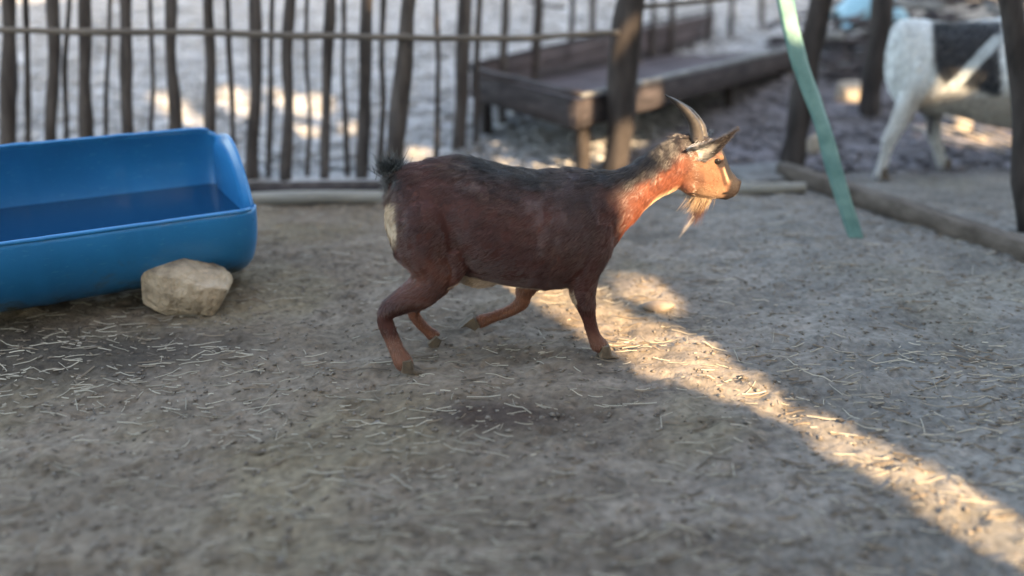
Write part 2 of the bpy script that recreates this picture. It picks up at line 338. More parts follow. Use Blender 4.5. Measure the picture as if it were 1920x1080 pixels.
for pl in ([(278, 172), (300, 168), (325, 185), (385, 222), (388, 238), (350, 238), (318, 212), (290, 205)],
           [(402, 168), (435, 160), (470, 185), (482, 215), (455, 226), (430, 208), (405, 192)],
           [(500, 162), (545, 175), (600, 176), (628, 205), (590, 222), (545, 215), (510, 190)],
           [(628, 226), (668, 230), (682, 250), (635, 256)], [(520, 228), (600, 240), (600, 258), (520, 250)],
           [(755, 275), (812, 280), (790, 300), (765, 315)], [(918, 240), (942, 255), (950, 280), (1010, 305), (1120, 292), (1130, 330), (940, 332), (920, 300)],
           [(1065, 255), (1105, 240), (1140, 255), (1195, 268), (1160, 292), (1150, 335), (1090, 300)]):
    polys.append(wall_poly(pl, hit_ground))
rects = [(1562, 172, 1612, 206, 6.6), (1515, 248, 1560, 288, 5.2), (1780, 215, 1828, 248, 5.8), (1755, 212, 1900, 250, 5.8), (1750, 240, 1900, 300, 5.5), (1712, 240, 1742, 250, 5.6)]
for a, b, c, d, Y in rects: polys.append(wall_poly([(a, b), (c, b), (c, d), (a, d)], lambda x, y, Y=Y: at_y(x, y, Y)))
def inside(px, py, poly):
    r = np.zeros(px.shape, bool); j = len(poly) - 1
    for i in range(len(poly)):
        xi, yi = poly[i]; xj, yj = poly[j]
        c = ((yi > py) != (yj > py)) & (px < (xj - xi) * (py - yi) / ((yj - yi) + 1e-12) + xi); r ^= c; j = i
    return r
DU, DZ = .03, .02
us = np.arange(-7.5, 11.0, DU); zs = np.arange(0, WH, DZ)
UU, ZZ = np.meshgrid(us + DU / 2, zs + DZ / 2, indexing='ij')
jit = .03 * fbm(np.stack([UU * 7, ZZ * 9], -1), 3, 7); jit2 = .03 * fbm(np.stack([UU * 7, ZZ * 9], -1), 3, 17)
hole = np.zeros(UU.shape, bool)
for p in polys: hole |= inside(UU + jit, ZZ + jit2, p)  # openings shaped so the sun lands on chosen spots
shade_wall = tag(empty('added_shade_wall', tuple(SUN_AZ * W0)), 'added unseen plank wall behind the viewer, with holes cut to shape the sunlight', 'wall')
TH = .03
for b0 in range(0, len(us), 7):
    V, F = [], []; w_off = .022 * ((b0 // 7) % 2); top = WH - .25 * random.random()
    for i in range(b0, min(b0 + 7, len(us))):
        row = hole[i]; ed = np.flatnonzero(np.diff(np.concatenate([[1], row.astype(int), [1]])))
        for s0, s1 in zip(ed[::2], ed[1::2]):
            z0, z1 = s0 * DZ, min(s1 * DZ, top)
            if z1 <= z0: continue
            u0, u1 = us[i], us[i] + DU + .003
            k = len(V)
            for u_ in (u0, u1):
                for n_ in (w_off, w_off + TH):
                    for z_ in (z0, z1): q = UAX * u_ + SUN_AZ * n_; V.append((q[0], q[1], z_))
            F += [(k, k + 1, k + 3, k + 2), (k + 4, k + 6, k + 7, k + 5), (k, k + 2, k + 6, k + 4), (k + 1, k + 5, k + 7, k + 3), (k, k + 4, k + 5, k + 1), (k + 2, k + 3, k + 7, k + 6)]
    if V: np_mesh('board', np.array(V), np.array(F), M['shade_wall'], shade_wall, smooth=False)

# ---------------------------------------------------------------- stick fence, rail, logs
rr = random.Random(3)
sf = tag(empty('stick_fence', tuple(at_y(600, 345, 4.45) * [1, 1, 0])), 'fence of dark rough upright sticks closing the pen behind the blue trough', 'fence')
o_ = np.array(sf.location)
def stick(pxt, pxb, Y, r, top=1.45, base_row=None, mat='stick', name='stick', parent=sf, seed=0, zb=None):
    # pxt, pxb : image columns where the stick crosses rows 0 and 340
    a = at_y(pxt, 0, Y); b = at_y(pxb, 340, Y); d = (a - b) / (a[2] - b[2])
    zb_ = float(hbase(b[0], Y)) - .06
    p0 = b + d * (zb_ - b[2]); p1 = b + d * (top - b[2])
    V, F = branch(p0, p1, r * 1.2, r * 1.0, 16, .014, seed, 9, .28)
    return mesh_obj(name, [np.array(v) - o_ for v in V], F, M[mat], parent)
S1 = [(-60, -70, .03), (18, 12, .035), (98, 95, .026), (165, 160, .03), (236, 238, .027), (322, 330, .028), (393, 390, .025), (478, 474, .028), (546, 536, .026), (618, 610, .024), (690, 678, .03)]
for k, (a, b, r) in enumerate(S1): stick(a, b, 4.42 + .0002 * a + rr.uniform(-.03, .03), r, 1.35 + rr.uniform(-.1, .15), seed=k + 1)
for k, (a, b, r) in enumerate([(128, 122, .012), (280, 285, .011), (430, 436, .014), (575, 580, .010), (645, 652, .012), (205, 196, .010), (50, 58, .014), (820, 816, .012), (512, 506, .012), (720, 712, .014)]): stick(a, b, 4.47 + .0002 * a, r, 1.25 + rr.uniform(-.1, .15), seed=k + 40)
stick(770, 738, 4.30, .036, 1.5, seed=77)
for k, (a, b, r, Y) in enumerate([(872, 862, .04, 5.3), (897, 893, .018, 5.35), (948, 936, .026, 6.0), (1008, 1000, .032, 6.35), (1075, 1062, .018, 6.8), (1110, 1106, .022, 7.1), (1225, 1214, .02, 7.8), (1262, 1255, .026, 8.1), (1330, 1318, .02, 8.6), (1372, 1366, .024, 8.9), (1428, 1420, .022, 9.3)]):
    stick(a, b, Y, r, 1.6 + rr.uniform(-.1, .15), seed=k + 20)
def railobj(pts, r0, name, mat, parent, Ys, seed, wob=.15):
    P = [at_y(x, y, Y) for (x, y), Y in zip(pts, Ys)]; Q_ = []; rads = []
    for i in range(len(P) - 1):
        for t in np.linspace(0, 1, 7)[:(7 if i == len(P) - 2 else 6)]:
            Q_.append(P[i] * (1 - t) + P[i + 1] * t + .004 * np.array([0, float(noise(np.array([i * 3 + t * 3., seed, 0.]))), float(noise(np.array([i * 3 + t * 3., seed, 4.])))]))
            rads.append(r0 * (1 + .12 * float(noise(np.array([i * 2 + t * 2., seed, 8.])))))
    V, F = tube(Q_, rads, 10, wob, seed); return mesh_obj(name, [v - o_ for v in V] if parent is sf else V, F, M[mat], parent)
railobj([(-120, 52), (60, 57), (300, 60), (560, 66), (760, 70), (860, 72), (960, 72), (1050, 66), (1160, 60)], .0155, 'rail', 'pole', sf, [4.25, 4.25, 4.27, 4.28, 4.25, 4.3, 4.4, 4.5, 4.62], 3)
railobj([(1195, 12), (1260, 8), (1340, 0), (1500, -20)], .013, 'rail', 'pole', sf, [4.75, 4.75, 4.8, 4.9], 5)
railobj([(990, 0), (1010, 8), (1060, 14)], .012, 'twig', 'stick', sf, [6.2, 6.2, 6.25], 6)
V, F = branch(at_z(330, 352, .05), at_z(760, 345, .05), .022, .018, 12, .015, 51); mesh_obj('bottom_rail', [np.array(v) - o_ for v in V], F, M['stick'], sf)

V, F = branch(at_z(380, 377, .035), at_z(1512, 355, .035), .034, .03, 22, .012, 61, 12, .10)
tag(mesh_obj('log', V, F, M['log']), 'long pale weathered pole lying on the ground along the back of the pen', 'pole')
# boards kerb below the sticks
V, F = plank(at_z(360, 363, .03), at_z(1180, 352, .03), (0, 0, 1), .05, .02, 3, 15); tag(mesh_obj('plank', V, F, M['board']), 'dark narrow plank on edge between the pale pole and the sticks', 'plank')

# posts
def post(name, base, top, r, label, seed, mat='post', seg=12):
    V, F = branch(base, top, r * 1.08, r * .92, 16, .02, seed, seg, .22); o = empty(name, tuple(base)); o.name = name
    m = mesh_obj(name, [np.array(v) - np.array(base) for v in V], F, M[mat]); m.location = tuple(base); bpy.data.objects.remove(o)
    return tag(m, label, 'post', 'fence posts')
def post_px(xb, yb, xt, yt, Y, r, label, seed, ext=1.25):
    b = at_y(xb, yb, Y); t = at_y(xt, yt, Y); d = (t - b); b0 = b + d * ((-.05 - b[2]) / d[2]); t0 = b + d * ext
    return post('fence_post', b0, t0, r, label, seed)
post_px(1152, 300, 1182, 0, 4.72, .075, 'thick dark post standing in front of the wooden manger', 81)
post_px(1480, 318, 1542, 0, 4.78, .062, 'dark leaning corner post where the long ground beam begins', 82)
post_px(1628, 215, 1655, 0, 6.2, .075, 'dark post just behind the rump of the black and white goat', 83)
post_px(1922, 400, 1898, 30, 3.62, .042, 'greyish post at the right edge beside the ground beam', 84, 1.5)

# right hand ground beam
b0, b1 = at_z(1500, 330, .05), at_z(1925, 470, .05); dd = (b1 - b0); dd /= np.linalg.norm(dd)
V, F = plank(b0 - dd * .15, b1 + dd * 1.6, (0, 0, 1), .085, .07, 9, 24, .006)
tag(mesh_obj('beam', V, F, M['beam']), 'long squared timber beam on the ground running to the right edge', 'beam')
V, F = plank(at_z(1378, 330, .03), at_z(1500, 318, .03), (0, 1, .1), .24, .025, 4, 9)
tag(mesh_obj('board', V, F, M['board_worn']), 'pale flat board lying on the ground by the corner post', 'board')

# ---------------------------------------------------------------- manger
A = at_z(1090, 180, .45); Bc = at_z(885, 130, .45); Cc = at_z(1490, 88, .45)
a = (Cc - A); La = np.linalg.norm(a[:2]); a = a / La; b = (Bc - A); Lb = np.linalg.norm(b[:2]); b = b / Lb
mg = tag(empty('manger', (A[0], A[1], 0)), 'long low dark wooden feeding manger on legs beyond the pole fence', 'manger'); mo = np.array(mg.location)
def mpl(name, p0, p1, up, wid, th, mat, seed, parent=mg):
    V, F = plank(p0, p1, up, wid, th, seed, 11, .005); return mesh_obj(name, [v - mo for v in V], F, M[mat], parent)
Z = np.array([0, 0, 1.]); Lx = La + .5
mpl('front_board', A - Z * .10, A + a * Lx - Z * .10, Z, .15, .03, 'board', 1)
bl, br = A + b * Lb, A + b * Lb + a * Lx; zr = float(at_y(1462, 24, br[1])[2])
for k in range(3):
    f0, f1 = k / 3, (k + 1) / 3; wl = .16; wr = zr - .29
    c0_, c1_ = (f0 + f1) / 2, (f1 - f0)
    mpl('back_board', bl + Z * (-.16 + wl * c0_), br + Z * (-.16 + wr * c0_), Z, max(wl, wr) * c1_ * .94, .028, 'floorboard' if k else 'board', 2 + k * 7)
mpl('end_board', A - Z * .10 - a * .02, A + b * Lb * .93 - Z * .11 - a * .02, Z, .16, .03, 'board', 3)
mpl('top_rail', A - a * .02, A + a * Lx, (a[1], -a[0], 0), .05, .02, 'board_worn', 4)
mpl('top_rail', bl + Z * .03, br + Z * (zr - .42), (a[1], -a[0], 0), .05, .02, 'board', 5)
mpl('end_rail', A - a * .03 + Z * .012, A + b * Lb * 1.03 - a * .03 + Z * .012, a, .06, .028, 'board', 6)
nf = 6
for k in range(nf):
    t = (k + .5) / nf; mpl('floor_board', A + b * Lb * t - Z * .15 + a * .02, A + b * Lb * t - Z * .15 + a * Lx, b, Lb / nf - .012, .022, 'floorboard', 10 + k)
for k, (t, s) in enumerate(((.05, .10), (.93, .08), (.05, 2.2), (.93, 2.2), (.05, 3.3), (.93, 3.3))):
    c = A + b * Lb * t + a * s; V, F = plank(c * [1, 1, 0] + Z * (float(hbase(c[0], c[1])) - .05), c * [1, 1, 0] + Z * .36, a, .075, .06, 30 + k, 6, .005)
    mesh_obj('leg', [v - mo for v in V], F, M['post'], mg)
mpl('batten', at_z(1092, 238, .24), at_z(1068, 232, .24), Z, .02, .02, 'planklit', 40)

# ---------------------------------------------------------------- blue half drum
PHI, DR, DL = .53, .32, 1.02; ex, ey, ez = -1.025, 3.105, .02
dax = np.array([math.cos(PHI), math.sin(PHI), 0]); dn = np.array([math.sin(PHI), -math.cos(PHI), 0])
cE = np.array([ex, ey, ez + DR]); TF, TB = -.05, 2.57
drum = tag(empty('drum_trough', tuple(cE - Z * (ez + DR) - dax * .4)), 'bright blue plastic drum cut open lengthwise as a water trough', 'trough'); do = np.array(drum.location)
def cyl(Lp, th, r): return cE - dax * Lp + dn * r * math.cos(th) + Z * r * math.sin(th)
def drum_r(Lp):   # rounded shoulders and two rolling hoops
    r = DR
    e = min(Lp, DL - Lp); r -= .06 * (1 - math.sqrt(max(0, 1 - (1 - min(e / .075, 1)) ** 2)))
    for h in (.34, .68): r += .004 * math.exp(-((Lp - h) / .018) ** 2)
    return r
Ls = sorted(set([0, .002, .005, .010, .018, .028, .04, .055] + list(np.arange(.07, DL - .065, .02)) + [DL - .055, DL - .04, DL - .028, DL - .018, DL - .010, DL - .005, DL - .002, DL]))
ths = [TB + (2 * math.pi + TF - TB) * k / 56 for k in range(57)]
V, F = [], []; n1 = len(ths)
for L_ in Ls:
    for k, t in enumerate(ths):
        wv = .006 * math.sin(L_ * 9) * (1 if k in (0, 56) else 0); V.append(cyl(L_, t + wv * 3, drum_r(L_)))
off = len(V)
for L_ in Ls:
    for k, t in enumerate(ths): V.append(cyl(min(max(L_, .006), DL - .006), t + .018 * math.sin(L_ * 9) * (1 if k in (0, 56) else 0), drum_r(L_) - .009))
for i in range(len(Ls) - 1):
    for k in range(n1 - 1):
        q = (i * n1 + k, i * n1 + k + 1, (i + 1) * n1 + k + 1, (i + 1) * n1 + k); F.append(q); F.append(tuple(off + x for x in q[::-1]))
    for k in (0, n1 - 1): F.append((i * n1 + k, (i + 1) * n1 + k, off + (i + 1) * n1 + k, off + i * n1 + k))
mesh_obj('shell', [v - do for v in V], F, M['blue'], drum)
def cap(Lp, name):
    V = []; F = []; ring = []
    for t in np.linspace(0, 2 * math.pi, 72, endpoint=False):
        tt = (t - TB) % (2 * math.pi); span = (TF - TB) % (2 * math.pi)
        r = DR - .058
        if tt > span:
            s = (tt - span) / (2 * math.pi - span); half = (2 * math.pi - span) / 2; angc = (s - .5) * 2 * half
            chord = r * math.cos(half) / max(math.cos(angc), .05); r = r * (.70 + .30 * abs(2 * s - 1) ** 3)
        ring.append((t, r))
    for side in (0, 1):
        for rf in (1, .93, .88, .45):
            for t, r in ring: V.append(cyl(Lp + (side * .009) * (1 if Lp < .5 else -1) + (.012 if rf < .9 else 0) * (1 if Lp < .5 else -1), t, r * rf))
    n = 72
    for side in (0, 1):
        for j in range(3):
            for k in range(n): F.append((side * 4 * n + j * n + k, side * 4 * n + j * n + (k + 1) % n, side * 4 * n + (j + 1) * n + (k + 1) % n, side * 4 * n + (j + 1) * n + k))
        F.append(tuple(side * 4 * n + 3 * n + k for k in range(n)))
    for k in range(n): F.append((k, (k + 1) % n, 4 * n + (k + 1) % n, 4 * n + k))
    return mesh_obj(name, [v - do for v in V], F, M['blue'], drum)
for thr in (TF, TB):
    Pl = [cyl(L_, thr, drum_r(L_) - .004) - do for L_ in np.linspace(.03, DL - .03, 40)]
    V, F = tube(Pl, [.0075] * 40, 8, .05, 4); mesh_obj('rim', V, F, M['blue'], drum)
cap(.006, 'end_cap'); cap(DL - .006, 'end_cap')
wz = ez + DR - .055; hw = math.sqrt((DR - .012) ** 2 - (wz - ez - DR) ** 2)
V = [cE - dax * L_ + dn * s * hw + Z * (wz - cE[2]) for L_ in (.02, DL - .02) for s in (-1, 1)]
tag(mesh_obj('water', V, [(0, 1, 3, 2)], M['water']), 'still dark water filling the blue drum trough', 'water', kind='stuff')

# ---------------------------------------------------------------- rocks
def rock(name, c, size, seed, mat, label, cat='rock', sub=4, amp=.28, rz=0., cuts=7, boxy=0):
    bm = bmesh.new(); bmesh.ops.create_icosphere(bm, subdivisions=sub, radius=1.0)
    P = np.array([v.co[:] for v in bm.verts]); g = np.random.default_rng(seed)
    if boxy: P = P / (np.abs(P) ** boxy).sum(1, keepdims=True) ** (1 / boxy)
    for _ in range(cuts):
        n_ = g.normal(size=3); n_ /= np.linalg.norm(n_); dcut = g.uniform(.62, .9); e = P @ n_ - dcut; P = P - np.where(e > 0, e * .85, 0)[:, None] * n_
    P = P * (1 + amp * .5 * fbm(P * 1.3 + seed, 3, seed) + .05 * fbm(P * 5 + seed, 3, seed + 3))[:, None]
    P = P * np.array(size); bm.free
    for v, p in zip(bm.verts, P): v.co = p
    me = bpy.data.meshes.new(name); bm.to_mesh(me); bm.free(); me.materials.append(M[mat]); me.polygons.foreach_set('use_smooth', [True] * len(me.polygons))
    o = bpy.data.objects.new(name, me); COL.objects.link(o); o.location = tuple(c); o.rotation_euler = (0, 0, rz)
    return tag(o, label, cat)
def rock_profile():
    # irregular loaf: tall left hump, lower right shoulder
    bm = bmesh.new(); bmesh.ops.create_icosphere(bm, subdivisions=5, radius=1.0); P = np.array([v.co[:] for v in bm.verts]); bm_v = P.copy()
    P = np.sign(P) * np.abs(P) ** .62
    x = P[:, 0]; topf = np.interp(x, [-1, -.75, -.45, 0, .3, .55, 1], [.55, .95, 1.12, 1.06, .84, .58, .46])
    P[:, 2] = np.where(P[:, 2] > 0, P[:, 2] * topf, P[:, 2] * .7)
    P = P * (1 + .16 * fbm(bm_v * 2.2 + 4, 4, 4) + .06 * np.abs(fbm(bm_v * np.array([5, 5, 9]), 4, 9)))[:, None]
    g = np.random.default_rng(5)
    for _ in range(16):
        n_ = g.normal(size=3); n_ /= np.linalg.norm(n_); e = P @ n_ - g.uniform(.78, .98); P = P - np.where(e > 0, e * .8, 0)[:, None] * n_
    P = P * np.array([.158, .11, .118])
    for v, p in zip(bm.verts, P): v.co = p
    me = bpy.data.meshes.new('rock'); bm.to_mesh(me); bm.free(); me.materials.append(M['rock']); me.polygons.foreach_set('use_smooth', [True] * len(me.polygons))
    o = bpy.data.objects.new('rock', me); COL.objects.link(o); c = at_z(338, 592, 0.0); o.location = (c[0], c[1] + .09, .062)
    return tag(o, 'tan lumpy rock propping the front of the blue drum trough', 'rock')
rock_profile()
c = at_z(1238, 586, 0); rock('clod', (c[0], c[1] + .03, .008), (.062, .035, .022), 12, 'clod', 'small pinkish clod of earth on the floor right of the running goat', 'clod', 3)
def block(x0, y0, x1, y1, Y, seed, label, mat='stone', depth=.05):
    p = at_y((x0 + x1) / 2, (y0 + y1) / 2, Y); s = Y / math.cos(0) / FPX * 1.05; wx = (x1 - x0) * s / 2; hz = (y1 - y0) * s / 2
    g = float(hbase(p[0], Y)); return rock('stone', (p[0], Y, max(p[2], g + hz * .8)), (wx * 1.08, depth, hz * 1.15), seed, mat, label, 'stone', 3, .12, random.uniform(-.2, .2), 3, boxy=5)
block(1516, 250, 1558, 286, 5.25, 31, 'sunlit squarish stone between the corner post and the teal strap')
block(1570, 174, 1610, 206, 6.6, 32, 'sunlit squarish stone just right of the teal strap, farther off')
block(1785, 218, 1822, 246, 5.8, 33, 'bright sunlit stone lying under the belly of the black and white goat')
for k, (x0, y0, x1, y1, Y) in enumerate([(1745, 228, 1850, 262, 5.55), (1758, 215, 1902, 262, 5.75), (1760, 246, 1900, 293, 5.5), (1760, 262, 1885, 300, 5.4), (1712, 241, 1745, 250, 5.6), (1830, 245, 1900, 275, 5.6)]):
    p0, p1 = at_y(x0, y0, Y), at_y(x1, y1, Y - .25); g0 = float(hbase(p0[0], p0[1]))
    p0[2] = max(p0[2], g0 + .02); p1[2] = max(p1[2], float(hbase(p1[0], p1[1])) + .02)
    V, F = branch(p0, p1, .011, .007, 8, .01, 90 + k, 8); lab = ['thin sunlit stick lying lowest on the near side of the bright stone', 'long sunlit stick reaching right past the bright stone', 'sunlit stick lying nearest below the black and white goat', 'lowest sunlit stick under the black and white goat', 'short sunlit stick beside the goat leg, left of the bright stone', 'short sunlit stick at the right end of the heap under the goat'][k]
    tag(mesh_obj('stick', V, F, M['planklit']), lab, 'stick', 'sticks under the black and white goat')

# ---------------------------------------------------------------- teal strap
pts = [(1462, -60, 3.50), (1482, 50, 3.50), (1500, 120, 3.49), (1526, 190, 3.48), (1545, 245, 3.47), (1562, 310, 3.46), (1580, 370, 3.45), (1600, 430, 3.45), (1612, 462, 3.44)]
P = [at_y(*p) for p in pts]; Pn = []
for i in range(len(P) - 1):
    for t in np.linspace(0, 1, 6)[:(6 if i == len(P) - 2 else 5)]: Pn.append(P[i] * (1 - t) + P[i + 1] * t)
V, F = [], []
for i, p in enumerate(Pn):
    t = i / (len(Pn) - 1); wd = .036 * (1 - .2 * t) * (1 + .06 * float(noise(np.array([i * .35, 3., 1.])))); tw = .35 * float(noise(np.array([i * .12, 8., 1.]))); u = np.array([math.cos(tw), math.sin(tw), .28]); n_ = np.array([-math.sin(tw), math.cos(tw), .0])
    for s, e in ((-1, 0), (-.5, .004), (0, .006), (.5, .004), (1, 0), (.5, -.003), (0, -.002), (-.5, -.003)): V.append(p + u * wd * s + n_ * e * 1.6)
for i in range(len(Pn) - 1):
    for k in range(8): F.append((i * 8 + k, i * 8 + (k + 1) % 8, (i + 1) * 8 + (k + 1) % 8, (i + 1) * 8 + k))
F += [tuple(range(8)), tuple(range(len(V) - 8, len(V)))]
tag(mesh_obj('strap', V, F, M['teal']), 'faded teal strap hanging slanted down to the ground near the corner', 'strap')

# ---------------------------------------------------------------- far things
def tarp():
    n = 26; V = []; F = []; c = at_y(1632, 12, 7.6)
    for j in range(n):
        for i in range(n):
            u_, v_ = i / (n - 1) * 2 - 1, j / (n - 1) * 2 - 1; r = math.hypot(u_, v_)
            z = .20 * (1 - min(r, 1.2) ** 2) + .06 * float(fbm(np.array([u_ * 2.5, v_ * 2.5, 3.]), 3, 4)); V.append((c[0] + u_ * .28, 7.6 + v_ * .25, c[2] + z - .05))
    for j in range(n - 1):
        for i in range(n - 1): F.append((j * n + i, j * n + i + 1, (j + 1) * n + i + 1, (j + 1) * n + i))
    o = mesh_obj('tarp', V, F, M['tarp']); md = o.modifiers.new('s', 'SOLIDIFY'); md.thickness = .01; return tag(o, 'crumpled pale blue tarp on the dark brush pile behind the corner', 'tarp')
tarp()
# brush pile: many dark sticks, one uncountable heap
V, F = [], []; g = random.Random(11)
for k in range(520):
    x = g.uniform(2.6, 8.5); y = g.uniform(7.0, 8.6) + (x - 2.6) * .05; hb = float(hbase(x, y)); z = hb + g.random() ** 1.4 * (.75 + .25 * math.sin(x * 1.7)); an = g.uniform(-.9, .9) + (math.pi / 2 if g.random() < .2 else 0); L_ = g.uniform(.3, 1.0)
    d = np.array([math.cos(an), math.sin(an) * .6, g.uniform(-.25, .25)]) * L_ / 2; p = np.array([x, y, z]); v, f = branch(p - d, p + d, g.uniform(.008, .035), .008, 5, .05, k, 5, .2)
    F += [tuple(q + len(V) for q in ff) for ff in f]; V += v
tag(mesh_obj('brush_pile', V, F, M['twig']), 'dark heap of brushwood and twigs behind the black and white goat', 'brushwood', kind='stuff')
for k, (x0, y0, x1, y1, Y) in enumerate([(1672, 6, 1772, 12, 7.0), (1535, 66, 1582, 66, 6.9), (1850, 14, 1920, 30, 6.8)]):
    V, F = plank(at_y(x0, y0, Y), at_y(x1, y1, Y), (0, .5, 1), .07, .025, 60 + k, 7); tag(mesh_obj('board', V, F, M['board_worn']), ['pale board lying on top of the brushwood above the goat rump', 'short pale board between the teal strap and the tarp', 'pale board in the brushwood at the upper right corner'][k], 'board', 'boards thrown on the brushwood')

# ================================================================= goats
def loft(secs, sub=5, seg=24, pear=.0):
    """secs: (centre, up_half_vector, lateral_halfwidth); lateral axis is local Y"""
    A = np.array([np.concatenate([c, u, [w_]]) for c, u, w_ in secs], float); n = len(A); out = []
    for i in range(n - 1):
        p0, p1, p2, p3 = A[max(i - 1, 0)], A[i], A[i + 1], A[min(i + 2, n - 1)]
        for t in np.linspace(0, 1, sub, endpoint=False): out.append(.5 * ((2 * p1) + (p2 - p0) * t + (2 * p0 - 5 * p1 + 4 * p2 - p3) * t * t + (3 * p1 - p0 - 3 * p2 + p3) * t ** 3))
    out.append(A[-1]); V, F = [], []
    for a_ in out:
        for k in range(seg):
            th = 2 * math.pi * k / seg; s_, c_ = math.sin(th), math.cos(th)
            V.append(a_[:3] + a_[3:6] * s_ + np.array([0, 1, 0]) * a_[6] * c_ * (1 - pear * s_))
    m = len(out)
    for i in range(m - 1):
        for k in range(seg): F.append((i * seg + k, i * seg + (k + 1) % seg, (i + 1) * seg + (k + 1) % seg, (i + 1) * seg + k))
    F += [tuple(range(seg))[::-1], tuple(range((m - 1) * seg, m * seg))]
    return V, F
def ellips(c, r, rot=0.0):
    bm = bmesh.new(); bmesh.ops.create_uvsphere(bm, u_segments=18, v_segments=12, radius=1); ca, sa = math.cos(rot), math.sin(rot)
    V = [];
    for v in bm.verts: x, y, z = v.co[0] * r[0], v.co[1] * r[1], v.co[2] * r[2]; V.append(np.array([c[0] + x * ca - z * sa, c[1] + y, c[2] + x * sa + z * ca]))
    F = [tuple(v.index for v in f.verts) for f in bm.faces]; bm.free(); return V, F

class Frame:
    """vertical plane of the animal: G0 + s*d, lateral l towards the viewer; local x = s, y = -l, z = up"""
    def __init__(s, g0, psi): s.g0 = np.array(g0, float); s.d = np.array([math.cos(psi), math.sin(psi), 0]); s.n = np.array([math.sin(psi), -math.cos(psi), 0]); s.psi = psi
    def L(s, px, py, l=0.0):
        r = ray(px, py); P0 = s.g0 + s.n * l; t = ((P0 - CP) @ s.n) / (r @ s.n); P = CP + r * t; return np.array([(P - s.g0) @ s.d, -l, P[2]])
    def world(s, P): P = np.asarray(P); return s.g0 + P[..., 0:1] * s.d - P[..., 1:2] * s.n + P[..., 2:3] * np.array([0, 0, 1.])
    def px(s, P, flat=True):
        P = np.array(P, float, copy=True)
        if flat: P[..., 1] = 0
        W = s.world(P) - CP; z = W @ FW; return 960 + FPX * (W @ RT) / z, 540 - FPX * (W @ UP) / z
def leg_loft(fr, pts, sub=5, ratio=.85):
    """pts: (px, py, lateral, radius)"""
    C = [fr.L(x, y, l) for x, y, l, r in pts]; secs = []
    for i, (x, y, l, r) in enumerate(pts):
        t = C[min(i + 1, len(C) - 1)] - C[max(i - 1, 0)]; t[1] = 0; t /= np.linalg.norm(t); u = np.array([-t[2], 0, t[0]]); secs.append((C[i], u * r, r * ratio))
    return loft(secs, sub, 16)
def skin(name, parts, voxel, smooth, colf, parent, fr):
    V, F = [], []
    for v, f in parts: F += [tuple(q + len(V) for q in ff) for ff in f]; V += list(v)
    me = bpy.data.meshes.new(name); me.from_pydata([tuple(map(float, v)) for v in V], [], F)
    bm = bmesh.new(); bm.from_mesh(me); bmesh.ops.recalc_face_normals(bm, faces=bm.faces); bm.to_mesh(me); bm.free()
    o = bpy.data.objects.new(name, me); COL.objects.link(o)
    m = o.modifiers.new('r', 'REMESH'); m.mode = 'VOXEL'; m.voxel_size = voxel; m.use_smooth_shade = True
    m2 = o.modifiers.new('s', 'SMOOTH'); m2.factor = .5; m2.iterations = smooth
    dg = bpy.context.evaluated_depsgraph_get(); dg.update(); me2 = bpy.data.meshes.new_from_object(o.evaluated_get(dg)); o.modifiers.clear(); o.data = me2; bpy.data.meshes.remove(me)
    me2.name = name; me2.materials.clear(); me2.materials.append(M['skin']); me2.polygons.foreach_set('use_smooth', [True] * len(me2.polygons))
    P = np.empty(len(me2.vertices) * 3, np.float32); me2.vertices.foreach_get('co', P); P = P.reshape(-1, 3).astype(float)
    vcol(me2, colf(P) * .8); o.parent = parent
    return o, me2
def curves_obj(name, pts, rad, colr, mat, parent, label=None):
    """pts (n,k,3), rad (n,k), colr (n,3)"""
    n, k, _ = pts.shape; cu = bpy.data.hair_curves.new(name); cu.add_curves([k] * n)
    cu.points.foreach_set('position', pts.astype(np.float32).ravel())
    a = cu.attributes.get('radius') or cu.attributes.new('radius', 'FLOAT', 'POINT'); a.data.foreach_set('value', rad.astype(np.float32).ravel())
    a = cu.attributes.new('col', 'FLOAT_COLOR', 'CURVE'); a.data.foreach_set('color', np.concatenate([colr, np.ones((n, 1))], 1).astype(np.float32).ravel())
    cu.materials.append(M[mat]); o = bpy.data.objects.new(name, cu); COL.objects.link(o); o.parent = parent; return o
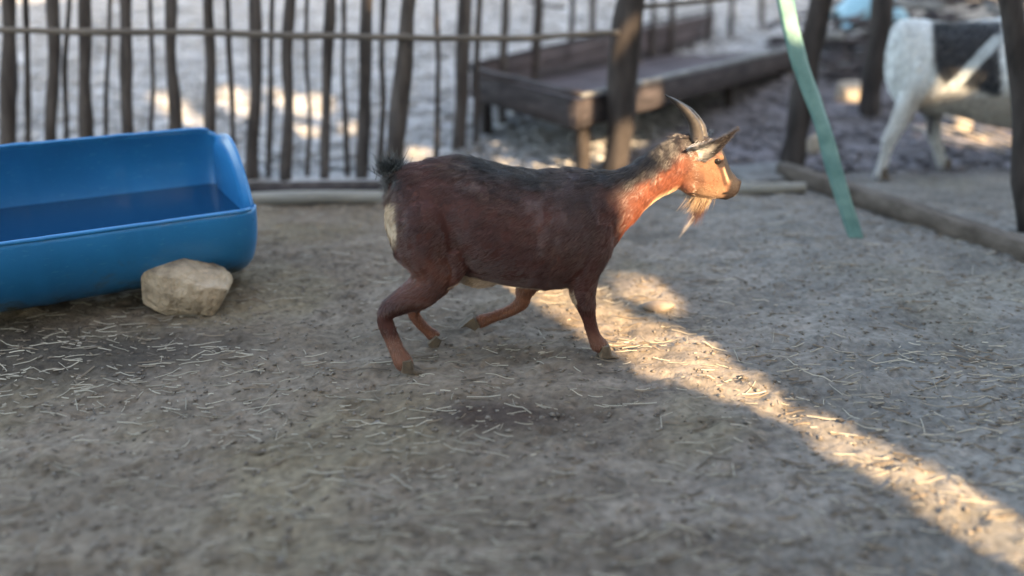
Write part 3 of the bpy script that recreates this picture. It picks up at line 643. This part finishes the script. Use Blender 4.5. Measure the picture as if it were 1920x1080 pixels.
def coat(me, n, flowf, lenf, colf, parent, rad=.00055, lift=.28, name='coat', keep=None):
    me.calc_loop_triangles(); T = np.empty(len(me.loop_triangles) * 3, np.int32); me.loop_triangles.foreach_get('vertices', T); T = T.reshape(-1, 3)
    P = np.empty(len(me.vertices) * 3, np.float32); me.vertices.foreach_get('co', P); P = P.reshape(-1, 3).astype(float)
    a_, b_, c_ = P[T[:, 0]], P[T[:, 1]], P[T[:, 2]]; N = np.cross(b_ - a_, c_ - a_); ar = np.linalg.norm(N, axis=1) + 1e-12; N = N / ar[:, None]
    k = RNG.choice(len(T), n, p=ar / ar.sum()); r1, r2 = np.sqrt(RNG.random(n)), RNG.random(n)
    root = a_[k] * (1 - r1)[:, None] + b_[k] * (r1 * (1 - r2))[:, None] + c_[k] * (r1 * r2)[:, None]; nn = N[k]
    if keep is not None: kk = keep(root); root, nn = root[kk], nn[kk]; n = len(root)
    fl = flowf(root); fl = fl - (fl * nn).sum(1, keepdims=True) * nn; fl /= np.linalg.norm(fl, axis=1, keepdims=True) + 1e-9
    cl = np.stack([fbm(root * 38, 2, 5), fbm(root * 38, 2, 6), fbm(root * 38, 2, 7)], 1); lf = lift * (1 + .8 * fbm(root * 30, 2, 8))
    d = fl + nn * lf[:, None] + cl * .34 + RNG.normal(0, .08, (n, 3)); d /= np.linalg.norm(d, axis=1, keepdims=True)
    L_ = lenf(root) * (.65 + .6 * RNG.random(n)); t = np.array([0, .35, .7, 1.]); g_ = np.array([0, 0, -1.])
    pts = root[:, None] - nn[:, None] * .001 + d[:, None] * (L_[:, None] * t)[..., None] + (fl * .35 - nn * .22)[:, None] * (L_[:, None] * t ** 2 * .5)[..., None]
    rd = rad * np.array([1, .9, .65, .2])[None] * np.ones((n, 1)); c = colf(root) * (.62 + .76 * RNG.random((n, 1))) * (1 + .25 * fbm(root * 30, 2, 9))[:, None]
    return curves_obj(name, pts, rd, np.clip(c, 0, 1), 'fur', parent)
def hoof_mesh(tipdir, w=.011, L_=.036, h=.026):
    """two claws; origin at the coronet; tipdir 2-D unit direction (x,z) the toe points to, sole below"""
    V, F = [], []; tx, tz = tipdir; ux, uz = -tz, tx
    for sgn in (-1, 1):
        k = len(V); prof = [(-.013, .006), (.014, .006), (.024, -h * .7), (L_ * .86, -h), (.0, -h), (-.016, -h * .95)]
        for yy, sc in ((.001, .92), (w * .6, 1.0), (w * 1.15, .93), (w * 1.45, .68)):
            for (x, z) in prof: x_, z_ = x * sc, z if z < 0 else z * sc; V.append(np.array([x_ * tx + z_ * ux, sgn * yy, x_ * tz + z_ * uz]))
        m = len(prof)
        for j in range(3):
            for i in range(m): F.append((k + j * m + i, k + j * m + (i + 1) % m, k + (j + 1) * m + (i + 1) % m, k + (j + 1) * m + i))
        F += [tuple(k + i for i in range(m)), tuple(k + 3 * m + i for i in range(m))]
    return V, F
def spline(P, m):
    P = np.array(P, float); n = len(P); out = []
    for i in range(n - 1):
        p0, p1, p2, p3 = P[max(i - 1, 0)], P[i], P[i + 1], P[min(i + 2, n - 1)]
        for t in np.linspace(0, 1, m, endpoint=False): out.append(.5 * ((2 * p1) + (p2 - p0) * t + (2 * p0 - 5 * p1 + 4 * p2 - p3) * t * t + (3 * p1 - p0 - 3 * p2 + p3) * t ** 3))
    out.append(P[-1]); return np.array(out)

# ---------------- the running goat
GF = Frame((.0, 2.39, 0), R(7))
goat = empty('goat', tuple(GF.g0), GF.psi)
tag(goat, 'running red-brown goat with black back, horns and pale beard, in the middle of the pen', 'goat')
def sec(fr, t, b, w_): T, B = fr.L(*t), fr.L(*b); return ((T + B) / 2, (T - B) / 2, w_)
torso = [((728, 345), (722, 420), .035), ((748, 320), (738, 466), .078), ((780, 306), (772, 488), .106), ((832, 297), (832, 500), .112), ((886, 297), (882, 514), .142), ((940, 311), (936, 526), .155), ((1000, 320), (1000, 535), .157),
         ((1056, 319), (1060, 534), .135), ((1104, 319), (1100, 522), .110), ((1146, 322), (1128, 494), .084), ((1180, 312), (1152, 455), .062), ((1214, 290), (1192, 408), .048), ((1246, 266), (1228, 375), .040), ((1272, 250), (1262, 358), .039), ((1292, 252), (1288, 350), .036)]
headp = [((1270, 256), (1264, 348), .034), ((1292, 249), (1278, 358), .043), ((1318, 254), (1296, 367), .046), ((1340, 263), (1314, 372), .044), ((1355, 280), (1330, 373), .037), ((1363, 301), (1344, 373), .028), ((1371, 319), (1356, 374), .0235), ((1380, 330), (1367, 372), .022), ((1386, 341), (1376, 367), .018), ((1388, 348), (1382, 359), .010)]
parts = [loft([sec(GF, *s) for s in torso], 6, 28, .12), loft([sec(GF, *s) for s in headp], 5, 20, .12)]
parts += [leg_loft(GF, [(790, 400, .045, .085), (795, 462, .062, .088), (812, 512, .075, .064), (788, 546, .078, .051), (756, 565, .08, .038), (727, 584, .082, .0265), (722, 601, .082, .0235), (733, 630, .092, .0225), (744, 656, .104, .0225), (754, 675, .110, .0275), (762, 688, .112, .023)]),
          leg_loft(GF, [(800, 420, -.045, .085), (820, 490, -.06, .07), (815, 535, -.07, .045), (792, 562, -.075, .030), (775, 582, -.078, .021), (785, 603, -.08, .0175), (802, 620, -.08, .0165), (812, 628, -.08, .0205), (820, 632, -.08, .015)]),
          leg_loft(GF, [(1108, 410, .045, .075), (1106, 465, .062, .066), (1094, 512, .074, .048), (1093, 545, .078, .040), (1098, 572, .08, .030), (1103, 592, .081, .0225), (1108, 612, .082, .0195), (1115, 632, .083, .0205), (1122, 645, .084, .025), (1130, 652, .084, .020)]),
          leg_loft(GF, [(1080, 430, -.045, .07), (1040, 490, -.06, .05), (1000, 525, -.068, .036), (984, 548, -.072, .027), (977, 568, -.074, .0235), (955, 583, -.075, .0185), (922, 595, -.076, .0175), (903, 602, -.076, .0215), (895, 608, -.076, .016)])]
q = GF.L(905, 517, .0); parts.append(ellips(q, (.07, .05, .03)))
for l in (-1, 1):
    q = GF.L(1346, 296, .031 * l); parts.append(ellips(q, (.019, .010, .015)))            # brow
    q = GF.L(1300, 345, .030 * l); parts.append(ellips(q, (.032, .014, .024), .35))        # cheek
    q = GF.L(798, 450, .088 * l) ; parts.append(ellips(q, (.075, .05, .115)))               # thigh
    q = GF.L(1104, 430, .072 * l); parts.append(ellips(q, (.045, .042, .10), .22)); q = GF.L(1085, 500, .085 * l); parts.append(ellips(q, (.04, .03, .045)))           # shoulder
q = GF.L(738, 330); parts.append(ellips(q, (.022, .018, .022)))
parts.append(ellips(GF.L(1361, 369), (.013, .014, .009), .2)); parts.append(ellips(GF.L(1384, 341), (.010, .015, .009), -.6))
for l in (-1, 1):
    parts.append(leg_loft(GF, [(850, 470, .10 * l, .03), (860, 500, .098 * l, .026), (846, 522, .09 * l, .024), (820, 535, .08 * l, .02)]))   # flank fold
top_u = np.array([700] + [t[0][0] for t in torso] + [1318, 1338, 1353, 1361, 1369, 1379, 1388.]); top_v = np.array([345] + [t[0][1] for t in torso] + [254, 264, 281, 302, 320, 331, 341.])
bot_u = np.array([700, 722, 772, 830, 936, 1000, 1060, 1128, 1152, 1192, 1228, 1262, 1314, 1357, 1420.]); bot_v = np.array([430, 440, 488, 502, 526, 537, 534, 494, 455, 408, 375, 358, 370, 374, 374.])
def gcolor(P):
    u, v = GF.px(P); nz = fbm(P * 14, 3, 3) * 12; tv = np.interp(u, top_u, top_v); bv = np.interp(u, bot_u, bot_v); dt = v - tv + nz
    c = np.tile(np.array([.066, .0195, .0155]), (len(P), 1))
    c = mixc(c, np.array([.088, .024, .018]), sstep(.0, .5, fbm(P * 7, 3, 33)) * .6)
    c = mixc(c, np.array([.125, .042, .028]), .75 * (1 - sstep(30, 75, np.hypot((u - 800) * .8, v - 505) + nz)))
    c = mixc(c, np.array([.15, .05, .032]), .7 * (1 - sstep(5, 14, np.abs((v - 445) - (u - 775) * .85 + nz * .5))) * sstep(765, 790, u) * (1 - sstep(845, 875, u)))
    c = mixc(c, np.array([.030, .016, .016]), .65 * (1 - sstep(20, 75, dt)) * sstep(790, 880, u))                # black saddle
    c = mixc(c, np.array([.012, .012, .014]), (1 - sstep(8, 26, dt)) * sstep(840, 900, u))
    c = mixc(c, np.array([.045, .028, .030]), .7 * sstep(1010, 1060, u) * (1 - sstep(1090, 1130, u)) * (1 - sstep(60, 170, dt)))
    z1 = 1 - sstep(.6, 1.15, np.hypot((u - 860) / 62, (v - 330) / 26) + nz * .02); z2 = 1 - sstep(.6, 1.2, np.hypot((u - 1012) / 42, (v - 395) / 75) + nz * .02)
    st = sstep(.0, .35, fbm(P * np.array([60, 60, 22]), 3, 77)); c = mixc(c, np.array([.15, .115, .12]), .42 * np.maximum(z1, z2) * st * (v > tv + 6))  # grey streaks on rump and shoulder: sky sheen painted into the coat
    c = mixc(c, np.array([.15, .036, .019]), .8 * sstep(60, 100, dt) * sstep(1120, 1160, u) * (1 - sstep(1180, 1200, u)))
    c = mixc(c, np.array([.19, .058, .032]), sstep(1150, 1215, u + (v - 330) * .15) * sstep(26, 50, dt))
    c = mixc(c, np.array([.022, .018, .020]), .85 * sstep(1140, 1170, u) * (1 - sstep(22, 42, dt)) * (1 - sstep(1300, 1320, u)))            # red neck
    c = mixc(c, mixc(np.array([.225, .108, .064]), np.array([.12, .055, .036]), .75 * sstep(-.15, .45, fbm(P * 26, 3, 44))), sstep(1265, 1300, u) * sstep(24, 44, dt + (u - 1290) * .5))                                                       # face
    c = mixc(c, np.array([.58, .40, .26]), sstep(1195, 1230, u) * (1 - sstep(1268, 1285, u)) * (1 - sstep(6, 18, bv - v + nz * .3)))   # pale throat
    c = mixc(c, np.array([.03, .022, .02]), sstep(1270, 1290, u) * (1 - sstep(10, 24, dt)) * (1 - sstep(1325, 1345, u)))  # poll
    c = mixc(c, np.array([.34, .22, .14]), .6 * sstep(1290, 1310, u) * (1 - sstep(1350, 1362, u)) * sstep(335, 360, v + nz * .5))
    fx = sstep(1346, 1352, u) * (1 - sstep(332, 342, v)); dt0 = v - tv
    c = mixc(c, np.array([.40, .29, .20]), fx * (1 - sstep(40, 54, dt0)) * .85)
    c = mixc(c, np.array([.014, .012, .014]), fx * (1 - sstep(25, 35, dt0 + nz * .2)))
    ed = np.hypot(u - 1345, (v - 302) * 1.2); c = mixc(c, np.array([.02, .013, .012]), 1 - sstep(8, 12, ed))
    mo_ = v - 356 - (1380 - u) * .12; c = mixc(c, np.array([.012, .008, .008]), (1 - sstep(1.5, 3.5, np.abs(mo_))) * sstep(1346, 1352, u))
    ln2 = (u - 1340) - (v - 300) * .35; c = mixc(c, np.array([.05, .022, .015]), (1 - sstep(2.5, 6, np.abs(ln2))) * sstep(305, 312, v) * (1 - sstep(340, 350, v)) * .8)
    c = mixc(c, np.array([.022, .015, .014]), sstep(1356, 1367, u + (v - 345) * .4) * sstep(318, 332, v))                                # muzzle
    c = mixc(c, np.array([.02, .014, .014]), sstep(1345, 1352, u) * sstep(366, 372, v))
    c = mixc(c, np.array([.50, .36, .26]), (u > 840) * (u < 1070) * (1 - sstep(3, 15, bv - v + nz * .35)) * (v < 560) * (np.abs(P[:, 1]) < .10))  # belly
    c = mixc(c, np.array([.52, .40, .29]), (1 - sstep(738, 748, u + nz * .4)) * sstep(366, 378, v) * (1 - sstep(436, 456, v)))  # rump patch
    k = (v > 540) & (u < 860); hind = sstep(598, 618, v) * (u < 860); c = mixc(c, np.array([.20, .088, .060]), hind)
    c = mixc(c, np.array([.20, .075, .045]), ((P[:, 1] > .03) & (v > 535) & (u < 880)) * .8)
    c = mixc(c, np.array([.24, .095, .055]), ((P[:, 1] > .03) & (u > 880) & (u < 1030)) * sstep(528, 545, v))
    c = mixc(c, np.array([.18, .078, .054]), (u > 1060) * (u < 1170) * sstep(585, 620, v))
    c = mixc(c, np.array([.018, .014, .014]), (u > 725) * (u < 760) * (1 - sstep(336, 348, v)))
    return c
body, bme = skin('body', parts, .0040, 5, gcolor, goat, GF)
def gflow(P):
    u, v = GF.px(P); f = np.tile(np.array([-.85, 0, -.5]), (len(P), 1)); k = sstep(1130, 1200, u); f = f * (1 - k[:, None]) + np.array([-.55, 0, -.8]) * k[:, None]
    k = sstep(530, 560, v) * (v > 0); f = f * (1 - k[:, None]) + np.array([.1, 0, -1.]) * k[:, None]
    k = sstep(1280, 1310, u); f = f * (1 - k[:, None]) + np.array([-.7, 0, .15]) * k[:, None]; return f
def glen(P):
    u, v = GF.px(P); tv = np.interp(u, top_u, top_v); L_ = np.full(len(P), .017); L_ = np.where(v - tv < 22, .030, L_); L_ = np.where(u > 1275, .009, L_); L_ = np.where(u > 1345, .005, L_); L_ = np.where((v > 560), .009, L_)
    return np.where((u < 760) & (v < 345), .02, L_)
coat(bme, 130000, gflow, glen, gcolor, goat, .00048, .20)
def sub(p, px, py, l): return GF.L(px, py, l)
for l, dx, dy in ((.026, 0, 0), (-.026, 9, 3)):
    pth = spline([GF.L(1307 + dx, 262 + dy, l * .8), GF.L(1303 + dx, 236 + dy, l), GF.L(1289 + dx, 212 + dy, l * 1.25), GF.L(1270 + dx, 194 + dy, l * 1.6), GF.L(1247 + dx, 178 + dy, l * 2.0)], 9)
    t = np.linspace(0, 1, len(pth)); rad = np.interp(t, [0, .3, .65, 1], [.0205, .0165, .0095, .0012]) * (1 + .035 * np.sin(t * 95 + 2 * np.sin(t * 9)) * (t < .75))
    V, F = tube(pth, rad, 14, .05, 3); V = [np.array(v) for v in V]; mesh_obj('horn', V, F, M['horn'], goat)
    e = GF.L(1345 + (2 if l < 0 else 0), 302, .0 + (.0355 if l > 0 else -.0355)); V, F = ellips(e, (.0115, .0085, .0105)); mesh_obj('eye', V, F, M['eye'], goat)
    e = GF.L(1383, 345, .0125 if l > 0 else -.0125); V, F = ellips(e, (.0045, .003, .003), .5); mesh_obj('nostril', V, F, M['nostril'], goat)
def ear(base, tip, wid, up, cbase, ctip, furn=900):
    base, tip = np.array(base), np.array(tip); d = tip - base; L_ = np.linalg.norm(d); d /= L_; up = np.array(up, float); up -= d * (up @ d); up /= np.linalg.norm(up); nn = np.cross(d, up); V, F = [], []; n, m = 16, 9
    for side in (0, 1):
        for i in range(n):
            t = i / (n - 1); wd = wid * math.sin(math.pi * min(t ** .62 * .93 + .07, 1)) * (1 - .25 * t) + .002
            for j in range(m):
                s = j / (m - 1) * 2 - 1; cup = (s * s - .5) * wd * .75; V.append(base + d * L_ * t + up * (wd * s + .018 * t * t) + nn * (cup + (side * .004) * (1 - t * .6)) + np.array([0, 0, -.012 * math.sin(math.pi * t)]))
    for side in (0, 1):
        for i in range(n - 1):
            for j in range(m - 1): a_ = side * n * m + i * m + j; F.append((a_, a_ + 1, a_ + m + 1, a_ + m))
    for i in range(n - 1):
        for j in (0, m - 1): a_ = i * m + j; F.append((a_, a_ + m, a_ + m + n * m, a_ + n * m))
    o = mesh_obj('ear', V, F, M['skin'], goat); Vn = np.array(V); t = np.clip(((Vn - base) @ d) / L_, 0, 1); edge = np.tile(np.abs(np.arange(m) / (m - 1) * 2 - 1), n * 2)
    c = mixc(np.array(cbase), np.array(ctip), np.clip(sstep(.30, .62, t) + .7 * (edge > .7) * sstep(.1, .3, t), 0, 1)); vcol(o.data, c)
    k = RNG.integers(0, len(Vn), furn); col = c[k]; k2 = np.minimum(k + m, len(Vn) - 1); root = Vn[k] + RNG.normal(0, .003, (furn, 3)); dr = d * .9 + RNG.normal(0, .25, (furn, 3)); Lf = .012 * (1 - .5 * t[k])
    tt = np.array([0, .35, .7, 1.]); pts = root[:, None] + dr[:, None] * (Lf[:, None] * tt)[..., None]; curves_obj('ear_hair', pts, .0005 * np.array([1, .9, .6, .2])[None] * np.ones((furn, 1)), col, 'fur', o)
ear(GF.L(1291, 283, .036), GF.L(1385, 250, .095), .033, (.15, -.55, .8), (.40, .38, .36), (.03, .024, .024))
ear(GF.L(1298, 268, -.036), GF.L(1330, 258, -.15), .024, (.3, .2, .8), (.4, .36, .33), (.03, .024, .024))
# hooves
for (x, y, l, td) in ((762, 684, .112, (.93, -.05)), (820, 631, -.08, (.75, -.66)), (1132, 652, .084, (1, 0)), (893, 609, -.076, (-.75, -.66))):
    td = np.array(td) / np.hypot(*td); V, F = hoof_mesh(td, .0155, .054, .034); q = GF.L(x, y, l)
    if l > 0: q[2] = .037
    mesh_obj('hoof', [v + q for v in V], F, M['hoof'], goat, smooth=False)
# tail, beard, mane tufts
tb = GF.L(737, 334); V, F = tube(spline([tb, tb + [-.012, 0, .02], tb + [-.012, 0, .045]], 5), np.linspace(.014, .006, 11), 10); tl = mesh_obj('tail', V, F, M['skin'], goat); vcol(tl.data, np.tile([.015, .015, .017], (len(V), 1)))
def tuft(name, root, n, spread, dmean, dspread, L0, L1, c0, rad, sag, parent, k=6):
    rt = np.array(root) + RNG.normal(0, 1, (n, 3)) * np.array(spread); d = np.array(dmean) + RNG.normal(0, 1, (n, 3)) * np.array(dspread); d /= np.linalg.norm(d, axis=1, keepdims=True); L_ = L0 + (L1 - L0) * RNG.random(n); t = np.linspace(0, 1, k)
    pts = rt[:, None] + d[:, None] * (L_[:, None] * t)[..., None] + np.array(sag)[None, None] * (L_[:, None] * t ** 2)[..., None]; rd = rad * (1 - .85 * t)[None] * np.ones((n, 1)); c = np.array(c0) * (.7 + .6 * RNG.random((n, 1)))
    return curves_obj(name, pts, rd, c, 'fur', parent)
tuft('tail_hair', tb + np.array([-.004, 0, .012]), 300, (.014, .008, .014), (-.05, 0, 1), (.60, .35, .15), .02, .066, (.016, .022, .025), .0013, (-.12, 0, 0), tl)
tuft('tail_hair', tb + np.array([-.018, 0, -.02]), 300, (.006, .01, .018), (-.35, 0, .2), (.3, .35, .5), .012, .032, (.10, .10, .10), .0007, (0, 0, -.1), tl)
bd = empty('beard_tmp', (0, 0, 0)); bpy.data.objects.remove(bd)
q0, q1 = GF.L(1300, 366), GF.L(1330, 372)
bt = np.linspace(0, 1, 7)
beard = tuft('beard', (q0 + q1) / 2 + [0, 0, .004], 800, (.016, .008, .005), (-.32, 0, -1), (.24, .2, .1), .012, .050, (.36, .25, .16), .0005, (-.2, 0, -.15), goat)
tuft('beard_tip', GF.L(1318, 374), 420, (.006, .006, .003), (-.30, 0, -1), (.12, .10, .06), .035, .078, (.09, .040, .028), .00042, (-.1, 0, -.1), beard)
tuft('beard_wisp', GF.L(1302, 404), 22, (.004, .003, .006), (-.62, 0, -1), (.09, .08, .07), .03, .068, (.38, .33, .29), .0004, (-.1, 0, -.1), beard)
tuft('mane', GF.L(1285, 256), 260, (.014, .014, .004), (-.7, 0, .35), (.2, .25, .2), .015, .03, (.03, .022, .022), .0008, (0, 0, -.3), goat)

# ---------------- the black and white goat in the far pen
WF = Frame(at_y(1700, 300, 4.72) * [1, 1, 0], R(3))
goat2 = empty('goat', tuple(WF.g0), WF.psi); tag(goat2, 'big white goat with a black flank patch, standing beyond the ground beam at right', 'goat')
t2 = [((1674, 70), (1668, 150), .06), ((1688, 42), (1682, 190), .11), ((1724, 36), (1728, 208), .145), ((1780, 42), (1785, 214), .17), ((1840, 38), (1842, 232), .19), ((1905, 32), (1905, 240), .19), ((1965, 34), (1965, 225), .16), ((2010, 34), (2000, 195), .125), ((2045, 18), (2030, 150), .09), ((2080, -20), (2062, 90), .07), ((2110, -50), (2095, 45), .06)]
h2 = [((2090, -52), (2080, 40), .055), ((2125, -58), (2112, 48), .065), ((2150, -45), (2140, 55), .055), ((2175, -15), (2165, 62), .04), ((2205, 20), (2195, 62), .03)]
parts = [loft([sec(WF, *s) for s in t2], 5, 24, .1), loft([sec(WF, *s) for s in h2], 4, 18, .1)]
parts += [leg_loft(WF, [(1722, 120, .06, .095), (1713, 170, .085, .072), (1698, 205, .10, .055), (1680, 240, .105, .042), (1668, 262, .105, .036), (1662, 285, .105, .026), (1655, 312, .105, .026), (1650, 326, .105, .03), (1650, 336, .105, .028)]),
          leg_loft(WF, [(1730, 140, -.06, .10), (1742, 190, -.08, .07), (1752, 215, -.09, .045), (1750, 240, -.095, .035), (1757, 268, -.095, .026), (1765, 300, -.095, .026), (1770, 316, -.095, .03)]),
          leg_loft(WF, [(1990, 150, .06, .09), (1990, 205, .09, .06), (1988, 240, .10, .04), (1988, 270, .10, .036), (1990, 300, .10, .026), (1992, 330, .10, .03)]),
          leg_loft(WF, [(1960, 150, -.06, .09), (1950, 205, -.09, .055), (1946, 240, -.10, .038), (1944, 270, -.10, .034), (1944, 300, -.10, .026), (1946, 318, -.10, .03)])]
def wcolor(P):
    Pn_ = P.copy(); Pn_[:, 1] = -np.abs(P[:, 1]); u, v = WF.px(Pn_, False); nz = fbm(P * 9, 3, 3) * 7; c = np.tile(np.array([.62, .67, .69]), (len(P), 1)); blk = np.array([.006, .010, .016])
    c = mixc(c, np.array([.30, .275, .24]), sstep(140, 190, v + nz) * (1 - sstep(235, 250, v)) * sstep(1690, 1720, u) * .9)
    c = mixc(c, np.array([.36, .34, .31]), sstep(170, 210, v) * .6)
    e = np.where(v < 110, 1750, 1750 + (v - 110) * .45) + nz; k1 = sstep(e - 4, e + 6, u) * (1 - sstep(1872, 1884, u + nz)) * sstep(34, 46, v) * (1 - sstep(150, 160, v - np.maximum(u - 1790, 0) * .30 + nz * .5))
    c = mixc(c, blk, k1); s_ = (u - 1868) + (v - 75) * .95
    k2 = (1 - sstep(11, 17, np.abs(s_ + nz * .4))) * sstep(58, 70, v) * k1; c = mixc(c, np.array([.45, .52, .55]), k2)
    c = mixc(c, np.array([.10, .10, .11]), (P[:, 1] > .05) * (u > 1735) * (u < 1775) * sstep(205, 215, v) * (1 - sstep(262, 275, v)))
    return c
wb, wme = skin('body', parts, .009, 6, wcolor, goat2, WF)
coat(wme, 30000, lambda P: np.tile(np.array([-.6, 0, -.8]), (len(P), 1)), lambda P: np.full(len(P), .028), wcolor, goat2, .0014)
for l in (.035, -.035):
    pth = spline([WF.L(2122, -52, l), WF.L(2110, -90, l * 1.5), WF.L(2085, -120, l * 2.2), WF.L(2050, -140, l * 3)], 6); V, F = tube(pth, np.linspace(.03, .004, len(pth)), 12, .05, 5); mesh_obj('horn', V, F, M['horn'], goat2)
    V, F = ellips(WF.L(2160, -10, .045 if l > 0 else -.045), (.014, .009, .013)); mesh_obj('eye', V, F, M['eye'], goat2)
    b_ = WF.L(2112, -10, .06 if l > 0 else -.06); t_ = b_ + np.array([-.06, -.13 if l > 0 else .13, -.05]); V, F = tube(spline([b_, (b_ + t_) / 2 + [0, 0, .01], t_], 6), [.014, .02, .026, .029, .031, .032, .031, .028, .024, .019, .013, .008, .003], 10)
    eo = mesh_obj('ear', V, F, M['skin'], goat2); vcol(eo.data, np.tile([.4, .4, .4], (len(V), 1)))
for (x, y, l) in ((1652, 334, .105), (1772, 314, -.095), (1993, 330, .10), (1948, 318, -.10)):
    V, F = hoof_mesh(np.array([1., 0]), .022, .07, .05); q = WF.L(x, y, l); q[2] = .055; mesh_obj('hoof', [v + q for v in V], F, M['hoof'], goat2, smooth=False)
